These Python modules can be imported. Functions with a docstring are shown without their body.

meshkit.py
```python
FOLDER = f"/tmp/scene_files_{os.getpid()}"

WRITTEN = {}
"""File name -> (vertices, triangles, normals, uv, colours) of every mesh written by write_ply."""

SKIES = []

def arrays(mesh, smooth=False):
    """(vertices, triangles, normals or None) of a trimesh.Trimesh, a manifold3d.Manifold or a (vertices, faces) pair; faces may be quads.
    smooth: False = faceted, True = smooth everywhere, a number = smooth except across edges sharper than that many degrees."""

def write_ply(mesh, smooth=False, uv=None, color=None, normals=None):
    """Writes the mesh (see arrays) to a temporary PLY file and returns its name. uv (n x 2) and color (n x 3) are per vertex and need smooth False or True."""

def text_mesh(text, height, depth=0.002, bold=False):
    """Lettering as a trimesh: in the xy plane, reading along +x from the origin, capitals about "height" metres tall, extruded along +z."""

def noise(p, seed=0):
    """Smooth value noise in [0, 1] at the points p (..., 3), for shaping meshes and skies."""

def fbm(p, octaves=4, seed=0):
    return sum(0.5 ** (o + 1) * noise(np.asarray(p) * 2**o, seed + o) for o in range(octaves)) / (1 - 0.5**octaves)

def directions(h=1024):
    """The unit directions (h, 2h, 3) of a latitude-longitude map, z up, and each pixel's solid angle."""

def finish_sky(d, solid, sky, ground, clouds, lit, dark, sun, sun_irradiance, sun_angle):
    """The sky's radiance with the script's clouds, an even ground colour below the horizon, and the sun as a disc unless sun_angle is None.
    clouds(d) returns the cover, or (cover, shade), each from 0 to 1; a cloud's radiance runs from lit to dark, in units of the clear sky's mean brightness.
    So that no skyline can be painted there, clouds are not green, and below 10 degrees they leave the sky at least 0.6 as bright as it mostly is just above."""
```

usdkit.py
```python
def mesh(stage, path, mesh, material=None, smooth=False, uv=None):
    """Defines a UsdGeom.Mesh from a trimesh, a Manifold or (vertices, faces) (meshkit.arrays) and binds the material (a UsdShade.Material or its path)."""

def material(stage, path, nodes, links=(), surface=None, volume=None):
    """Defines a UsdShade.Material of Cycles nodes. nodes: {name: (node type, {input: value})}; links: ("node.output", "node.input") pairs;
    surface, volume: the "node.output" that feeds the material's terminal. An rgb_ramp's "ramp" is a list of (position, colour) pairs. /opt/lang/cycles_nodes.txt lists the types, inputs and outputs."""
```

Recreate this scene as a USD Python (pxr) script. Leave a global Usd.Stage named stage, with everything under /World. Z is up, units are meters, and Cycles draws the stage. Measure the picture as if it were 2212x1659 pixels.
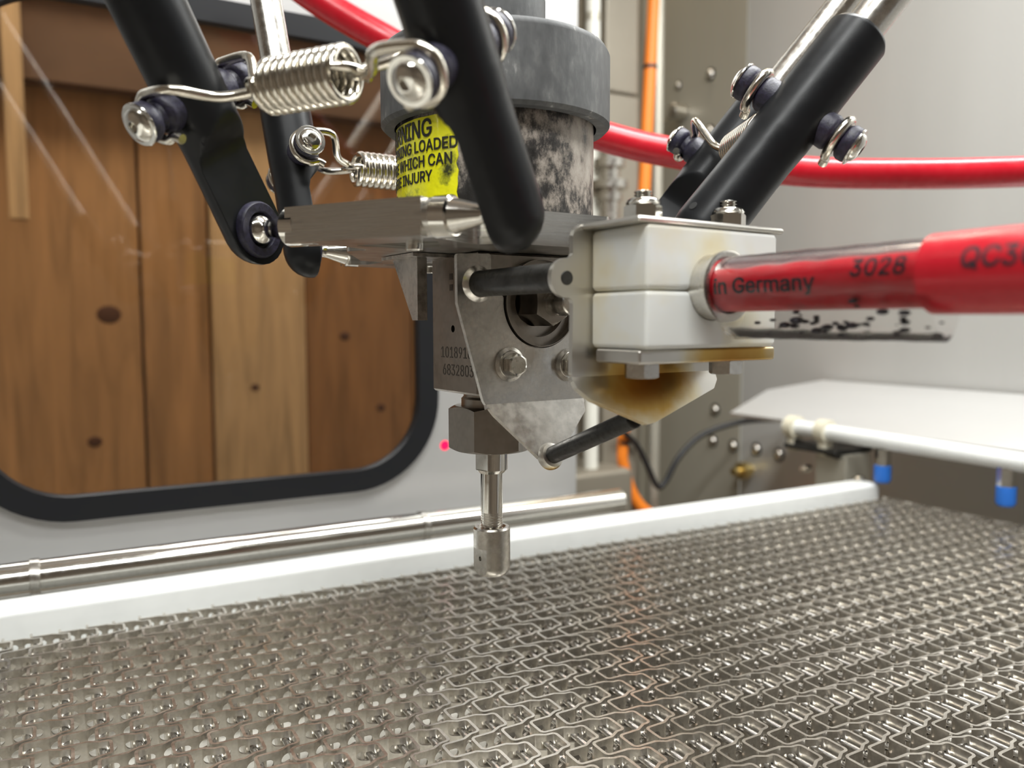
import math, random
import numpy as np, trimesh, usdkit, meshkit
import manifold3d as m3
from shapely.geometry import Polygon, Point, LineString, box as sbox
from shapely import affinity
from shapely.ops import unary_union
from pxr import Usd, UsdGeom, UsdLux, UsdShade, Gf, Sdf

random.seed(7); rng = np.random.default_rng(7)
stage = Usd.Stage.CreateInMemory()
UsdGeom.SetStageUpAxis(stage, 'Z'); UsdGeom.SetStageMetersPerUnit(stage, 1.0)
UsdGeom.Xform.Define(stage, '/World'); UsdGeom.Scope.Define(stage, '/World/Looks')
S = 0.001                                   # everything below is written in millimetres; belt top is z = 0
V3 = lambda *a: np.array(a, float)
unit = lambda v: np.asarray(v, float) / np.linalg.norm(v)
Z = V3(0, 0, 1)

# ------------------------------------------------------------------ camera
YAW, PITCH, ROLL, CAMH = 0.50571, 0.073676, -0.0022445, 171.9
fw = V3(math.sin(YAW) * math.cos(PITCH), math.cos(YAW) * math.cos(PITCH), -math.sin(PITCH))
rt = V3(math.cos(YAW), -math.sin(YAW), 0); up = np.cross(rt, fw)
rt, up = math.cos(ROLL) * rt + math.sin(ROLL) * up, -math.sin(ROLL) * rt + math.cos(ROLL) * up
cam = UsdGeom.Camera.Define(stage, '/World/camera')
cam.AddTransformOp().Set(Gf.Matrix4d(*rt, 0, *up, 0, *(-fw), 0, 0, 0, CAMH * S, 1))
cam.CreateHorizontalApertureAttr(36.0); cam.CreateVerticalApertureAttr(27.0)
cam.CreateFocalLengthAttr(36.0 * 1754 / 2212)
cam.CreateFStopAttr(36.0 * 1754 / 2212 / 3.6); cam.CreateFocusDistanceAttr(0.338)
cam.CreateClippingRangeAttr(Gf.Vec2f(0.01, 100))
cam.CreateExposureAttr(0.0)

# ------------------------------------------------------------------ light
dome = UsdLux.DomeLight.Define(stage, '/World/sky_dome'); dome.CreateIntensityAttr(0.25); dome.CreateColorAttr(Gf.Vec3f(0.9, 0.95, 1.0))
def rect_light(name, pos, aim, w, h, power, color=(1, 1, 1)):
    l = UsdLux.RectLight.Define(stage, '/World/' + name)
    d = unit(V3(*aim) - V3(*pos)); x = unit(np.cross(d, Z if abs(d[2]) < .95 else V3(0, 1, 0))); y = np.cross(x, d)
    l.AddTransformOp().Set(Gf.Matrix4d(*x, 0, *y, 0, *(-d), 0, *(V3(*pos) * S), 1))
    l.CreateWidthAttr(w * S); l.CreateHeightAttr(h * S); l.CreateIntensityAttr(power); l.CreateColorAttr(Gf.Vec3f(*color))
rect_light('enclosure_lamp', (520, 230, 870), (520, 230, 0), 760, 130, 42, (.985, 1, .985))
rect_light('front_lamp', (-200, -350, 1150), (-150, -150, 0), 1100, 160, 40, (.985, 1, .985))
rect_light('added_board_light', (200, 1080, 1500), (300, 1500, 200), 1400, 200, 27, (1, .88, .70))  # added unseen light that brightens the boards behind the window

# ------------------------------------------------------------------ naming helpers
taken = {}
def pathfor(parent, name):
    k = (parent, name); n = taken.get(k, 0); taken[k] = n + 1
    return f'{parent}/{name}' + (f'_{n:03d}' if n else '')
def tagp(prim, label=None, cat=None, group=None, kind=None):
    for k, v in (('label', label), ('category', cat), ('group', group), ('kind', kind)):
        if v: prim.SetCustomDataByKey(k, v)
    return prim
class Thing:
    def __init__(s, name, label=None, cat=None, base=(0, 0, 0), group=None, kind=None):
        s.path = pathfor('/World', name); s.base = V3(*base)
        x = UsdGeom.Xform.Define(stage, s.path); x.AddTranslateOp().Set(Gf.Vec3d(*(s.base * S))); s.prim = tagp(x.GetPrim(), label, cat, group, kind)
    def add(s, name, mesh, mat, smooth=30, parent=None, label=None, kind=None):
        p = pathfor(parent or s.path, name)
        m = put(p, mesh, mat, smooth, s.base); tagp(m, label, None, None, kind)
        return p
def put(path, mesh, mat, smooth, base):
    if hasattr(mesh, 'to_mesh'):
        q = mesh.to_mesh(); mesh = trimesh.Trimesh(q.vert_properties[:, :3], q.tri_verts, process=False)
    mesh = mesh.copy(); mesh.vertices = (mesh.vertices - base) * S
    return usdkit.mesh(stage, path, mesh, MAT[mat], smooth=smooth).GetPrim()
def single(name, mesh, mat, label=None, cat=None, smooth=30, group=None, kind=None):
    p = pathfor('/World', name); return tagp(put(p, mesh, mat, smooth, V3(0, 0, 0)), label, cat, group, kind)

# ------------------------------------------------------------------ materials
MAT = {}
def mat(name, nodes, links, surface='p.BSDF'):
    MAT[name] = usdkit.material(stage, '/World/Looks/' + name, nodes, links, surface=surface)
def plain(name, color, rough, metal=0, bump=0, bscale=400, var=0, vscale=60, stretch=None, rvar=0, **kw):
    """A principled material; var mottles the colour, rvar the roughness, bump adds fine grain; stretch scales the noise along x, y, z."""
    n = {'p': ('principled_bsdf', {'base_color': color, 'roughness': rough, 'metallic': metal, **kw}), 'g': ('geometry', {}), 'mp': ('mapping', {'scale': stretch or (1, 1, 1)})}
    l = [('g.position', 'mp.vector')]
    if var:
        n['n'] = ('noise_texture', {'scale': vscale, 'detail': 4.0}); l += [('mp.vector', 'n.vector')]
        c = np.array(color)
        n['r'] = ('rgb_ramp', {'ramp': [(.3, tuple(c * (1 - var))), (.7, tuple(np.minimum(c * (1 + var), 1)))]}); l += [('n.fac', 'r.fac'), ('r.color', 'p.base_color')]
    if rvar:
        n['n2'] = ('noise_texture', {'scale': vscale * 2.3, 'detail': 3.0}); l += [('mp.vector', 'n2.vector')]
        n['r2'] = ('rgb_ramp', {'ramp': [(.3, (max(rough - rvar, .03),) * 3), (.7, (rough + rvar,) * 3)]}); l += [('n2.fac', 'r2.fac'), ('r2.color', 'p.roughness')]
    if bump:
        n['bn'] = ('noise_texture', {'scale': bscale, 'detail': 3.0}); n['b'] = ('bump', {'strength': bump, 'distance': .0004})
        l += [('mp.vector', 'bn.vector'), ('bn.fac', 'b.height'), ('b.normal', 'p.normal')]
    mat(name, n, l)
plain('steel', (.60, .575, .53), .24, 1, rvar=.06, vscale=90)
plain('steel_bright', (.70, .68, .63), .13, 1, rvar=.04, vscale=120)
plain('steel_wire', (.66, .62, .54), .17, 1, rvar=.05, vscale=150)
plain('steel_block', (.31, .28, .245), .32, 1, var=.10, rvar=.06, vscale=40)
plain('steel_brushed', (.56, .54, .50), .28, 1, bump=.03, bscale=700, stretch=(.3, .3, 8), rvar=.04)
plain('steel_plate', (.60, .575, .535), .30, 1, var=.12, rvar=.10, vscale=70)
plain('wall_steel', (.43, .425, .415), .40, .45, var=.04, vscale=8, rvar=.03, stretch=(1, 1, .15))
plain('wall_steel_pale', (.58, .58, .565), .40, .45, var=.04, vscale=8, rvar=.03, stretch=(1, 1, .15))
plain('wall_steel_warm', (.50, .475, .40), .45, .5, var=.05, vscale=8, rvar=.03, stretch=(1, 1, .15))  # beige steel; on the right wall it paints in warm reflected light
plain('belt_steel', (.68, .645, .585), .25, .92, var=.08, vscale=60, rvar=.06)
plain('belt_rod', (.72, .71, .69), .26, 1, var=.10, vscale=120, rvar=.06)
plain('dark_steel', (.042, .041, .039), .36, .6, var=.35, vscale=160, rvar=.1)
plain('black_plastic', (.008, .0085, .0095), .36, 0, bump=.03, bscale=1500, rvar=.04, ior=1.30)
plain('spool_plastic', (.016, .014, .032), .5, 0, bump=.35, bscale=900, var=.5, vscale=700)
mat('cap_coat', {'p': ('principled_bsdf', {'roughness': .55}), 'g': ('geometry', {}), 'mp': ('mapping', {'scale': (1, 1, .45)}),
    'n': ('noise_texture', {'scale': 70., 'detail': 6., 'roughness': .6}), 'r': ('rgb_ramp', {'ramp': [(.38, (.045, .047, .048)), (.52, (.082, .084, .085)), (.58, (.12, .122, .12)), (.615, (.30, .30, .29))]}),
    'n3': ('noise_texture', {'scale': 330., 'detail': 4.}), 'mx': ('mix', {'fac': .35}), 'b': ('bump', {'strength': .3, 'distance': .0004})},
    [('g.position', 'mp.vector'), ('mp.vector', 'n.vector'), ('mp.vector', 'n3.vector'), ('n.color', 'mx.color1'), ('n3.color', 'mx.color2'), ('mx.color', 'r.fac'), ('r.color', 'p.base_color'), ('n3.fac', 'b.height'), ('b.normal', 'p.normal')])
plain('rubber', (.006, .0065, .008), .5, 0, ior=1.35)
plain('white_rail', (.74, .755, .74), .35, 0, var=.03)
plain('red_hose', (.50, .008, .020), .30, 0, rvar=.05)
plain('ink', (.012, .008, .015), .55)
plain('black_print', (.012, .012, .010), .45)
plain('etch', (.09, .08, .07), .5, .6)
plain('orange_cable', (.90, .24, .02), .45)
plain('black_cable', (.015, .015, .016), .45)
plain('blue_plastic', (.02, .16, .62), .4)
plain('beige_plastic', (.62, .58, .46), .5)
plain('white_paint', (.78, .77, .70), .4)
plain('hole_dark', (.01, .01, .01), .8)
plain('bed_white', (.74, .72, .66), .5, var=.1, vscale=12)
plain('bed_shaded', (.10, .088, .07), .5, var=.3, vscale=20)
plain('bed_tan', (.62, .50, .33), .55, var=.3)
plain('column_steel', (.27, .24, .19), .5, .3, var=.08, vscale=8)
plain('room_wall', (.24, .20, .16), .8, var=.2, vscale=3)
plain('room_ceiling', (.80, .79, .76), .9)
plain('floor_grey', (.42, .37, .30), .6, var=.15, vscale=5)
plain('hood_white', (.66, .66, .655), .34, .5)
plain('brass', (.70, .55, .25), .35, 1)
plain('orange_paint', (.45, .09, .03), .6)
plain('dark_board', (.15, .085, .05), .7, var=.25, vscale=6)
for i, c in enumerate([(.45, .255, .115), (.39, .215, .095), (.58, .40, .22), (.33, .165, .065), (.42, .235, .105)]):
    mat(f'wood_{"abcde"[i]}', {'p': ('principled_bsdf', {'roughness': .6}), 'g': ('geometry', {}), 'mp': ('mapping', {'scale': (9, 9, .9), 'location': (i * 3.1, i, i * 1.7)}),
        'n': ('noise_texture', {'scale': 4.0, 'detail': 6.0, 'distortion': 1.2}),
        'r': ('rgb_ramp', {'ramp': [(.25, tuple(np.array(c) * .62)), (.5, c), (.75, tuple(np.minimum(np.array(c) * 1.25, 1)))]})},
        [('g.position', 'mp.vector'), ('mp.vector', 'n.vector'), ('n.fac', 'r.fac'), ('r.color', 'p.base_color')])
plain('knot', (.085, .03, .012), .6)
# white POM with yellowed edges
mat('white_pom', {'p': ('principled_bsdf', {'roughness': .38, 'subsurface_weight': .25, 'subsurface_scale': .004, 'subsurface_radius': (1., .9, .7)}), 'g': ('geometry', {}),
    'n': ('noise_texture', {'scale': 38., 'detail': 3.}), 'r': ('rgb_ramp', {'ramp': [(.45, (.70, .705, .67)), (.60, (.69, .65, .52)), (.75, (.66, .56, .34))]})},
    [('g.position', 'n.vector'), ('n.fac', 'r.fac'), ('r.color', 'p.base_color')])
# worn black paint over grey-brown metal
mat('worn_cylinder', {'p': ('principled_bsdf', {}), 'g': ('geometry', {}), 'mp': ('mapping', {'scale': (1, 1, .7)}),
    'n': ('noise_texture', {'scale': 32., 'detail': 3.}), 'n3': ('noise_texture', {'scale': 150., 'detail': 8., 'roughness': .75}), 'mx': ('mix', {'fac': .42}),
    'r': ('rgb_ramp', {'ramp': [(.455, (.014, .013, .012)), (.485, (.04, .036, .033)), (.505, (.16, .14, .12)), (.535, (.33, .29, .25)), (.60, (.46, .42, .37))]}),
    'b': ('bump', {'strength': .6, 'distance': .0006}), 'r2': ('rgb_ramp', {'ramp': [(.4, (.28, .28, .28)), (.6, (.55, .55, .55))]})},
    [('g.position', 'mp.vector'), ('mp.vector', 'n.vector'), ('mp.vector', 'n3.vector'), ('n.color', 'mx.color1'), ('n3.color', 'mx.color2'), ('mx.color', 'r.fac'), ('r.color', 'p.base_color'), ('n3.fac', 'b.height'), ('b.normal', 'p.normal'), ('mx.color', 'r2.fac'), ('r2.color', 'p.roughness')])
# glossy yellow foil label with grime
mat('yellow_label', {'p': ('principled_bsdf', {'roughness': .22, 'coat_weight': .5}), 'g': ('geometry', {}),
    'n': ('noise_texture', {'scale': 75., 'detail': 5., 'roughness': .65}), 'r': ('rgb_ramp', {'ramp': [(.28, (.03, .035, .01)), (.37, (.42, .43, .02)), (.44, (.80, .78, .012)), (1, (.84, .81, .015))]}),
    'n2': ('noise_texture', {'scale': 110., 'detail': 3.}), 'b': ('bump', {'strength': .8, 'distance': .0012})},
    [('g.position', 'n.vector'), ('n.fac', 'r.fac'), ('r.color', 'p.base_color'), ('g.position', 'n2.vector'), ('n2.fac', 'b.height'), ('b.normal', 'p.normal')])
# bracket: steel with an amber stain (attribute-free: a spherical stain centred below the clamp)
def stained(name, centre, radius, squash):
    mat(name, {'p': ('principled_bsdf', {'metallic': 1., 'roughness': .34}), 'g': ('geometry', {}),
        'mp': ('mapping', {'location': tuple(-np.array(centre) * S * np.array(squash) / (radius * S)), 'scale': tuple(np.array(squash) / (radius * S))}),
        'len': ('vector_math', {'math_type': 'length'}), 'n': ('noise_texture', {'scale': 55., 'detail': 4.}), 'm': ('math', {'math_type': 'multiply_add', 'value2': .7, 'value3': -.35}),
        'a': ('math', {'math_type': 'add'}), 'dt': ('vector_math', {'math_type': 'dot_product', 'vector2': tuple(N)}), 'bk': ('math', {'math_type': 'less_than', 'value2': -.3}), 'a2': ('math', {'math_type': 'add'}), 'r': ('rgb_ramp', {'ramp': [(.0, (.22, .085, .015)), (.35, (.36, .18, .035)), (.6, (.48, .31, .09)), (.85, (.60, .55, .42)), (1., (.60, .58, .54))]})},
        [('g.position', 'mp.vector'), ('mp.vector', 'len.vector1'), ('g.position', 'n.vector'), ('n.fac', 'm.value1'), ('len.value', 'a.value1'), ('m.value', 'a.value2'), ('g.normal', 'dt.vector1'), ('dt.value', 'bk.value1'), ('a.value', 'a2.value1'), ('bk.value', 'a2.value2'), ('a2.value', 'r.fac'), ('r.color', 'p.base_color')])
# thin clear plastic and window pane
mat('clear_plastic', {'t': ('transparent_bsdf', {'color': (.975, .975, .97)}), 'gl': ('glossy_bsdf', {'color': (1, 1, 1), 'roughness': .14}), 'f': ('fresnel', {'IOR': 1.24}),
    'm': ('mix_closure', {})}, [('f.fac', 'm.fac'), ('t.BSDF', 'm.closure1'), ('gl.BSDF', 'm.closure2')], surface='m.closure')
mat('window_glass', {'t': ('transparent_bsdf', {'color': (.93, .90, .86)}), 'gl': ('glossy_bsdf', {'color': (1, 1, 1), 'roughness': .03}), 'f': ('fresnel', {'IOR': 1.38}), 'm': ('mix_closure', {})},
    [('f.fac', 'm.fac'), ('t.BSDF', 'm.closure1'), ('gl.BSDF', 'm.closure2')], surface='m.closure')
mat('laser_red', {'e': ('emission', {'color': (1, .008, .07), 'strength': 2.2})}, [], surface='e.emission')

# ------------------------------------------------------------------ mesh helpers (mm)
cat_ = trimesh.util.concatenate
def frame(o, z, x=None):
    z = unit(z); x = unit(np.cross(V3(0, 1, .01) if abs(z[1]) < .9 else V3(1, 0, 0), z)) if x is None else unit(V3(*x) - z * np.dot(x, z))
    M = np.eye(4); M[:3, 0], M[:3, 1], M[:3, 2], M[:3, 3] = x, np.cross(z, x), z, o
    return M
def T(m, M):
    m = m.copy(); m.apply_transform(M); return m
def lathe(prof, seg=48, M=None):
    prof = np.array(prof, float); n = len(prof); a = np.arange(seg) * 2 * np.pi / seg
    v = np.stack([prof[:, None, 0] * np.cos(a), prof[:, None, 0] * np.sin(a), np.repeat(prof[:, 1:2], seg, 1)], -1).reshape(-1, 3)
    i, j = np.meshgrid(np.arange(n - 1), np.arange(seg), indexing='ij'); jn = (j + 1) % seg
    q = np.stack([i * seg + j, i * seg + jn, (i + 1) * seg + jn, (i + 1) * seg + j], -1).reshape(-1, 4)
    m = trimesh.Trimesh(v, np.vstack([q[:, :3], q[:, [0, 2, 3]]]), process=False)
    m.merge_vertices(); m.update_faces(m.nondegenerate_faces())
    return m if M is None else T(m, M)
def cyl(r, z0, z1, ch=.4, seg=40, M=None):
    ch = min(ch, (z1 - z0) / 2.5, r / 2)
    return lathe([(0, z0), (r - ch, z0), (r, z0 + ch), (r, z1 - ch), (r - ch, z1), (0, z1)], seg, M)
def mani(m):
    m = m.copy(); m.merge_vertices()
    return m3.Manifold(m3.Mesh(np.asarray(m.vertices, np.float32), np.asarray(m.faces, np.uint32)))
def tri(man):
    q = man.to_mesh(); return trimesh.Trimesh(q.vert_properties[:, :3], q.tri_verts, process=True)
def rbox(lo, hi, r=.8, M=None, seg=8):
    lo, hi = V3(*lo), V3(*hi); r = min(r, *((hi - lo) / 2.2))
    pts = []
    s = m3.Manifold.sphere(r, seg)
    sp = np.unique(np.round(s.to_mesh().vert_properties[:, :3], 5), axis=0)
    for c in np.ndindex(2, 2, 2):
        pts.append(sp + np.where(c, hi - r, lo + r))
    m = tri(m3.Manifold.hull_points(np.vstack(pts).astype(np.float32)))
    return m if M is None else T(m, M)
def cbox(lo, hi, c=.5, M=None):
    lo, hi = V3(*lo), V3(*hi); pts = []
    for k in np.ndindex(2, 2, 2):
        p = np.where(k, hi, lo); d = np.where(k, -c, c)
        for ax in range(3): q = p + d; q[ax] = p[ax]; pts.append(q)
    m = tri(m3.Manifold.hull_points(np.array(pts, np.float32)))
    return m if M is None else T(m, M)
def prism(poly, h, M=None, z0=0):
    polys = getattr(poly, 'geoms', [poly])
    m = cat_([trimesh.creation.extrude_polygon(g, h, engine='earcut') for g in polys]); m.apply_translation((0, 0, z0))
    return m if M is None else T(m, M)
def hexa(r, z0, z1, M=None, ch=1.0):
    """hexagonal nut body with chamfered corners; r across corners / 2"""
    h = m3.CrossSection([[(r * math.cos(k * math.pi / 3), r * math.sin(k * math.pi / 3)) for k in range(6)]])
    b = m3.Manifold.extrude(h, z1 - z0).translate((0, 0, z0)) ^ mani(lathe([(0, z0), (r - ch * 1.3, z0), (r, z0 + ch * .6), (r, z1 - ch * .6), (r - ch * 1.3, z1), (0, z1)], 48))
    m = tri(b); return m if M is None else T(m, M)
def spline(pts, n=12):
    p = np.array(pts, float); p = np.vstack([2 * p[0] - p[1], p, 2 * p[-1] - p[-2]]); out = []
    for i in range(1, len(p) - 2):
        t = np.linspace(0, 1, n, endpoint=False)[:, None]; a, b, c, d = p[i - 1:i + 3]
        out.append(.5 * (2 * b + (c - a) * t + (2 * a - 5 * b + 4 * c - d) * t**2 + (3 * b - a - 3 * c + d) * t**3))
    return np.vstack(out + [p[-2:-1]])
def tube(pts, r, seg=14, closed=False, prof=None, x0=None):
    p = np.array(pts, float); n = len(p)
    t = (np.roll(p, -1, 0) - np.roll(p, 1, 0)) if closed else np.gradient(p, axis=0)
    t /= np.linalg.norm(t, axis=1, keepdims=True)
    a = unit(np.cross(t[0], Z if abs(t[0][2]) < .9 else V3(1, 0, 0))) if x0 is None else unit(x0)
    A = []
    for k in range(n):
        a = unit(a - t[k] * np.dot(a, t[k])); A.append(a)
    A = np.array(A); B = np.cross(t, A); ang = np.arange(seg) * 2 * np.pi / seg
    if prof is None: prof = np.stack([np.cos(ang), np.sin(ang)], 1) * 1.0; R = np.broadcast_to(r, (n,))[:, None, None]
    else: prof = np.array(prof, float); seg = len(prof); R = 1.0
    v = (p[:, None] + R * (prof[None, :, :1] * A[:, None] + prof[None, :, 1:] * B[:, None])).reshape(-1, 3)
    m = n if closed else n - 1
    i, j = np.meshgrid(np.arange(m), np.arange(seg), indexing='ij'); i2, j2 = (i + 1) % n, (j + 1) % seg
    q = np.stack([i * seg + j, i * seg + j2, i2 * seg + j2, i2 * seg + j], -1).reshape(-1, 4)
    f = [q[:, :3], q[:, [0, 2, 3]]]
    if not closed:
        v = np.vstack([v, p[:1], p[-1:]]); k = np.arange(seg)
        f += [np.stack([np.full(seg, n * seg), (k + 1) % seg, k], 1), np.stack([np.full(seg, n * seg + 1), (n - 1) * seg + k, (n - 1) * seg + (k + 1) % seg], 1)]
    return trimesh.Trimesh(v, np.vstack(f), process=False)
def fillet(pts, r, n=5, closed=False):
    pts = [V3(*p) for p in pts]; N = len(pts); out = []
    for i in range(N):
        if not closed and i in (0, N - 1): out.append(pts[i]); continue
        a, b, c = pts[i - 1], pts[i], pts[(i + 1) % N]; u1, u2 = unit(a - b), unit(c - b)
        ang = math.acos(np.clip(np.dot(u1, u2), -1, 1)); d = min(r / math.tan(ang / 2), np.linalg.norm(a - b) * .49, np.linalg.norm(c - b) * .49)
        p0, p1 = b + u1 * d, b + u2 * d
        for t in np.linspace(0, 1, n): out.append((1 - t)**2 * p0 + 2 * t * (1 - t) * b + t * t * p1)
    return np.array(out)
def loft(sections):
    """sections: equal-length rings of points; caps both ends"""
    s = np.array(sections); n, k = s.shape[:2]; v = s.reshape(-1, 3)
    i, j = np.meshgrid(np.arange(n - 1), np.arange(k), indexing='ij'); j2 = (j + 1) % k
    q = np.stack([i * k + j, i * k + j2, (i + 1) * k + j2, (i + 1) * k + j], -1).reshape(-1, 4)
    v = np.vstack([v, s[0].mean(0, keepdims=True), s[-1].mean(0, keepdims=True)]); kk = np.arange(k)
    f = np.vstack([q[:, :3], q[:, [0, 2, 3]], np.stack([np.full(k, n * k), (kk + 1) % k, kk], 1), np.stack([np.full(k, n * k + 1), (n - 1) * k + kk, (n - 1) * k + (kk + 1) % k], 1)])
    m = trimesh.Trimesh(v, f, process=False); m.fix_normals(); return m
def rrect(x0, y0, x1, y1, r, n=8):
    out = []
    for cx, cy, a0 in ((x1 - r, y0 + r, -90), (x1 - r, y1 - r, 0), (x0 + r, y1 - r, 90), (x0 + r, y0 + r, 180)):
        for k in range(n + 1):
            a = math.radians(a0 + 90 * k / n); out.append((cx + r * math.cos(a), cy + r * math.sin(a)))
    return out
def yplane(poly, y0, y1):
    """shapely polygon in (x, z) made into a slab between y0 and y1"""
    m = prism(poly, abs(y1 - y0)); m.apply_transform(np.array([[1, 0, 0, 0], [0, 0, 1, min(y0, y1)], [0, 1, 0, 0], [0, 0, 0, 1.]])); m.invert(); return m
def xplane(poly, x0, x1):
    """shapely polygon in (y, z) made into a slab between x0 and x1"""
    m = prism(poly, abs(x1 - x0)); m.apply_transform(np.array([[0, 0, 1, min(x0, x1)], [1, 0, 0, 0], [0, 1, 0, 0], [0, 0, 0, 1.]])); return m

# ------------------------------------------------------------------ room and enclosure
WY = 640.0
single('floor', cbox((-1800, -1800, -900), (1900, 2000, -880), 1), 'floor_grey', kind='structure')
single('ceiling', cbox((-1800, -1800, 1900), (1900, 2000, 1920), 1), 'room_ceiling', kind='structure')
single('wall_front', cbox((-1800, -1820, -880), (1900, -1800, 1900), 1), 'room_wall', kind='structure')
single('wall_left', cbox((-1820, -1800, -880), (-1800, 2000, 1900), 1), 'room_wall', kind='structure')
hole = Polygon(rrect(-58, 47, 268, 396, 62))
single('wall_back', yplane(sbox(-700, -420, 424, 1250).difference(hole), WY, WY + 3), 'wall_steel', kind='structure')
single('trim', yplane(sbox(420, -420, 424, 1250), WY + 3, WY + 60), 'wall_steel', kind='structure')
single('wall_corner', yplane(sbox(606, -420, 905, 1250), 1150, 1153), 'column_steel', kind='structure')
single('trim', tri(m3.Manifold.hull_points(np.array([(x + dx, y, z_) for x, y in ((424, 647), (690, 1150)) for dx in (-4, 0) for z_ in (-420, 1250)], np.float32))), 'column_steel', kind='structure')
single('wall_right', xplane(sbox(-500, -420, 905, 1250), 900, 903), 'wall_steel_pale', kind='structure')
t = Thing('wall_right_warm_tint', base=(900, 1030, 400), kind='structure')
t.add('panel', xplane(sbox(908, -420, 1152, 1250), 900, 903), 'wall_steel_warm')  # same wall; its beige paints in warm light reflected off the wood
for y in (1146,): t.add('folded_edge', cbox((896, y - 3, -420), (900, y + 3, 1250), .8), 'wall_steel_warm')
# window
w = Thing('window_1', base=(105, WY, 220), kind='structure')
path = np.array([(x, WY, z) for x, z in rrect(-61, 44, 271, 399, 66, 14)])
prof = [(-8.5, -6), (8.5, -6), (9.5, 0), (9, 5), (6, 9), (1.5, 11.5), (-2, 11.2), (-3, 10), (-4, 10.4), (-6.5, 8.5), (-9, 4), (-9.5, 0)]
w.add('rubber_gasket', tube(path, 1, closed=True, prof=prof, x0=V3(0, 0, -1)), 'rubber', 40)
w.add('glass_pane', yplane(Polygon(rrect(-60, 45, 270, 398, 64)), WY + .5, WY + 4), 'window_glass', False)
# wooden boards seen through the window
wb = Thing('wall_wood', base=(200, 1500, 0), kind='structure')
edges = [-700, -520, -330, -130, 120, 229, 395, 608, 830, 1040, 1250]
for i in range(len(edges) - 1):
    mtl = ['wood_b', 'wood_a', 'wood_e', 'wood_a', 'wood_e', 'wood_c', 'wood_d', 'wood_b', 'wood_a', 'wood_e'][i]
    off = [0, 4, -3, 3, 0, -9, 4, 0, 3, -2][i]
    p = wb.add('plank', cbox((edges[i] + 2.2, 1500 + off, -870), (edges[i + 1] - 2.2, 1524, 1600), 1.5), mtl)
    for kx, kz, kr in {3: [(70, 189, 15), (42, -21, 9)], 5: [(300, 60, 6)], 6: [(470, 150, 8), (540, 10, 7)]}.get(i, []):
        wb.add('knot', T(lathe([(0, 0), (kr, 0), (kr * .8, 1.2), (0, 1.5)], 20), frame((kx, 1500 + off, kz), (0, -1, 0)) @ np.diag([1, 1.25, 1, 1])), 'knot', parent=p)
wb.add('gap_light_block', cbox((-700, 1526, -870), (1250, 1534, 1600), 1), 'dark_board')  # board added to keep dome light out of the plank gaps
wb.add('top_board', cbox((-700, 1462, 545), (1250, 1499, 900), 2), 'dark_board', label='dark brown board across the top')
wb.add('red_strip', cbox((-700, 1440, 690), (1250, 1461, 740), 2), 'orange_paint', label='orange red strip along the top')
wb.add('batten', cbox((-62, 1435, 330), (-36, 1461, 700), 2), 'wood_c', label='narrow pale upright batten')
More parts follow.
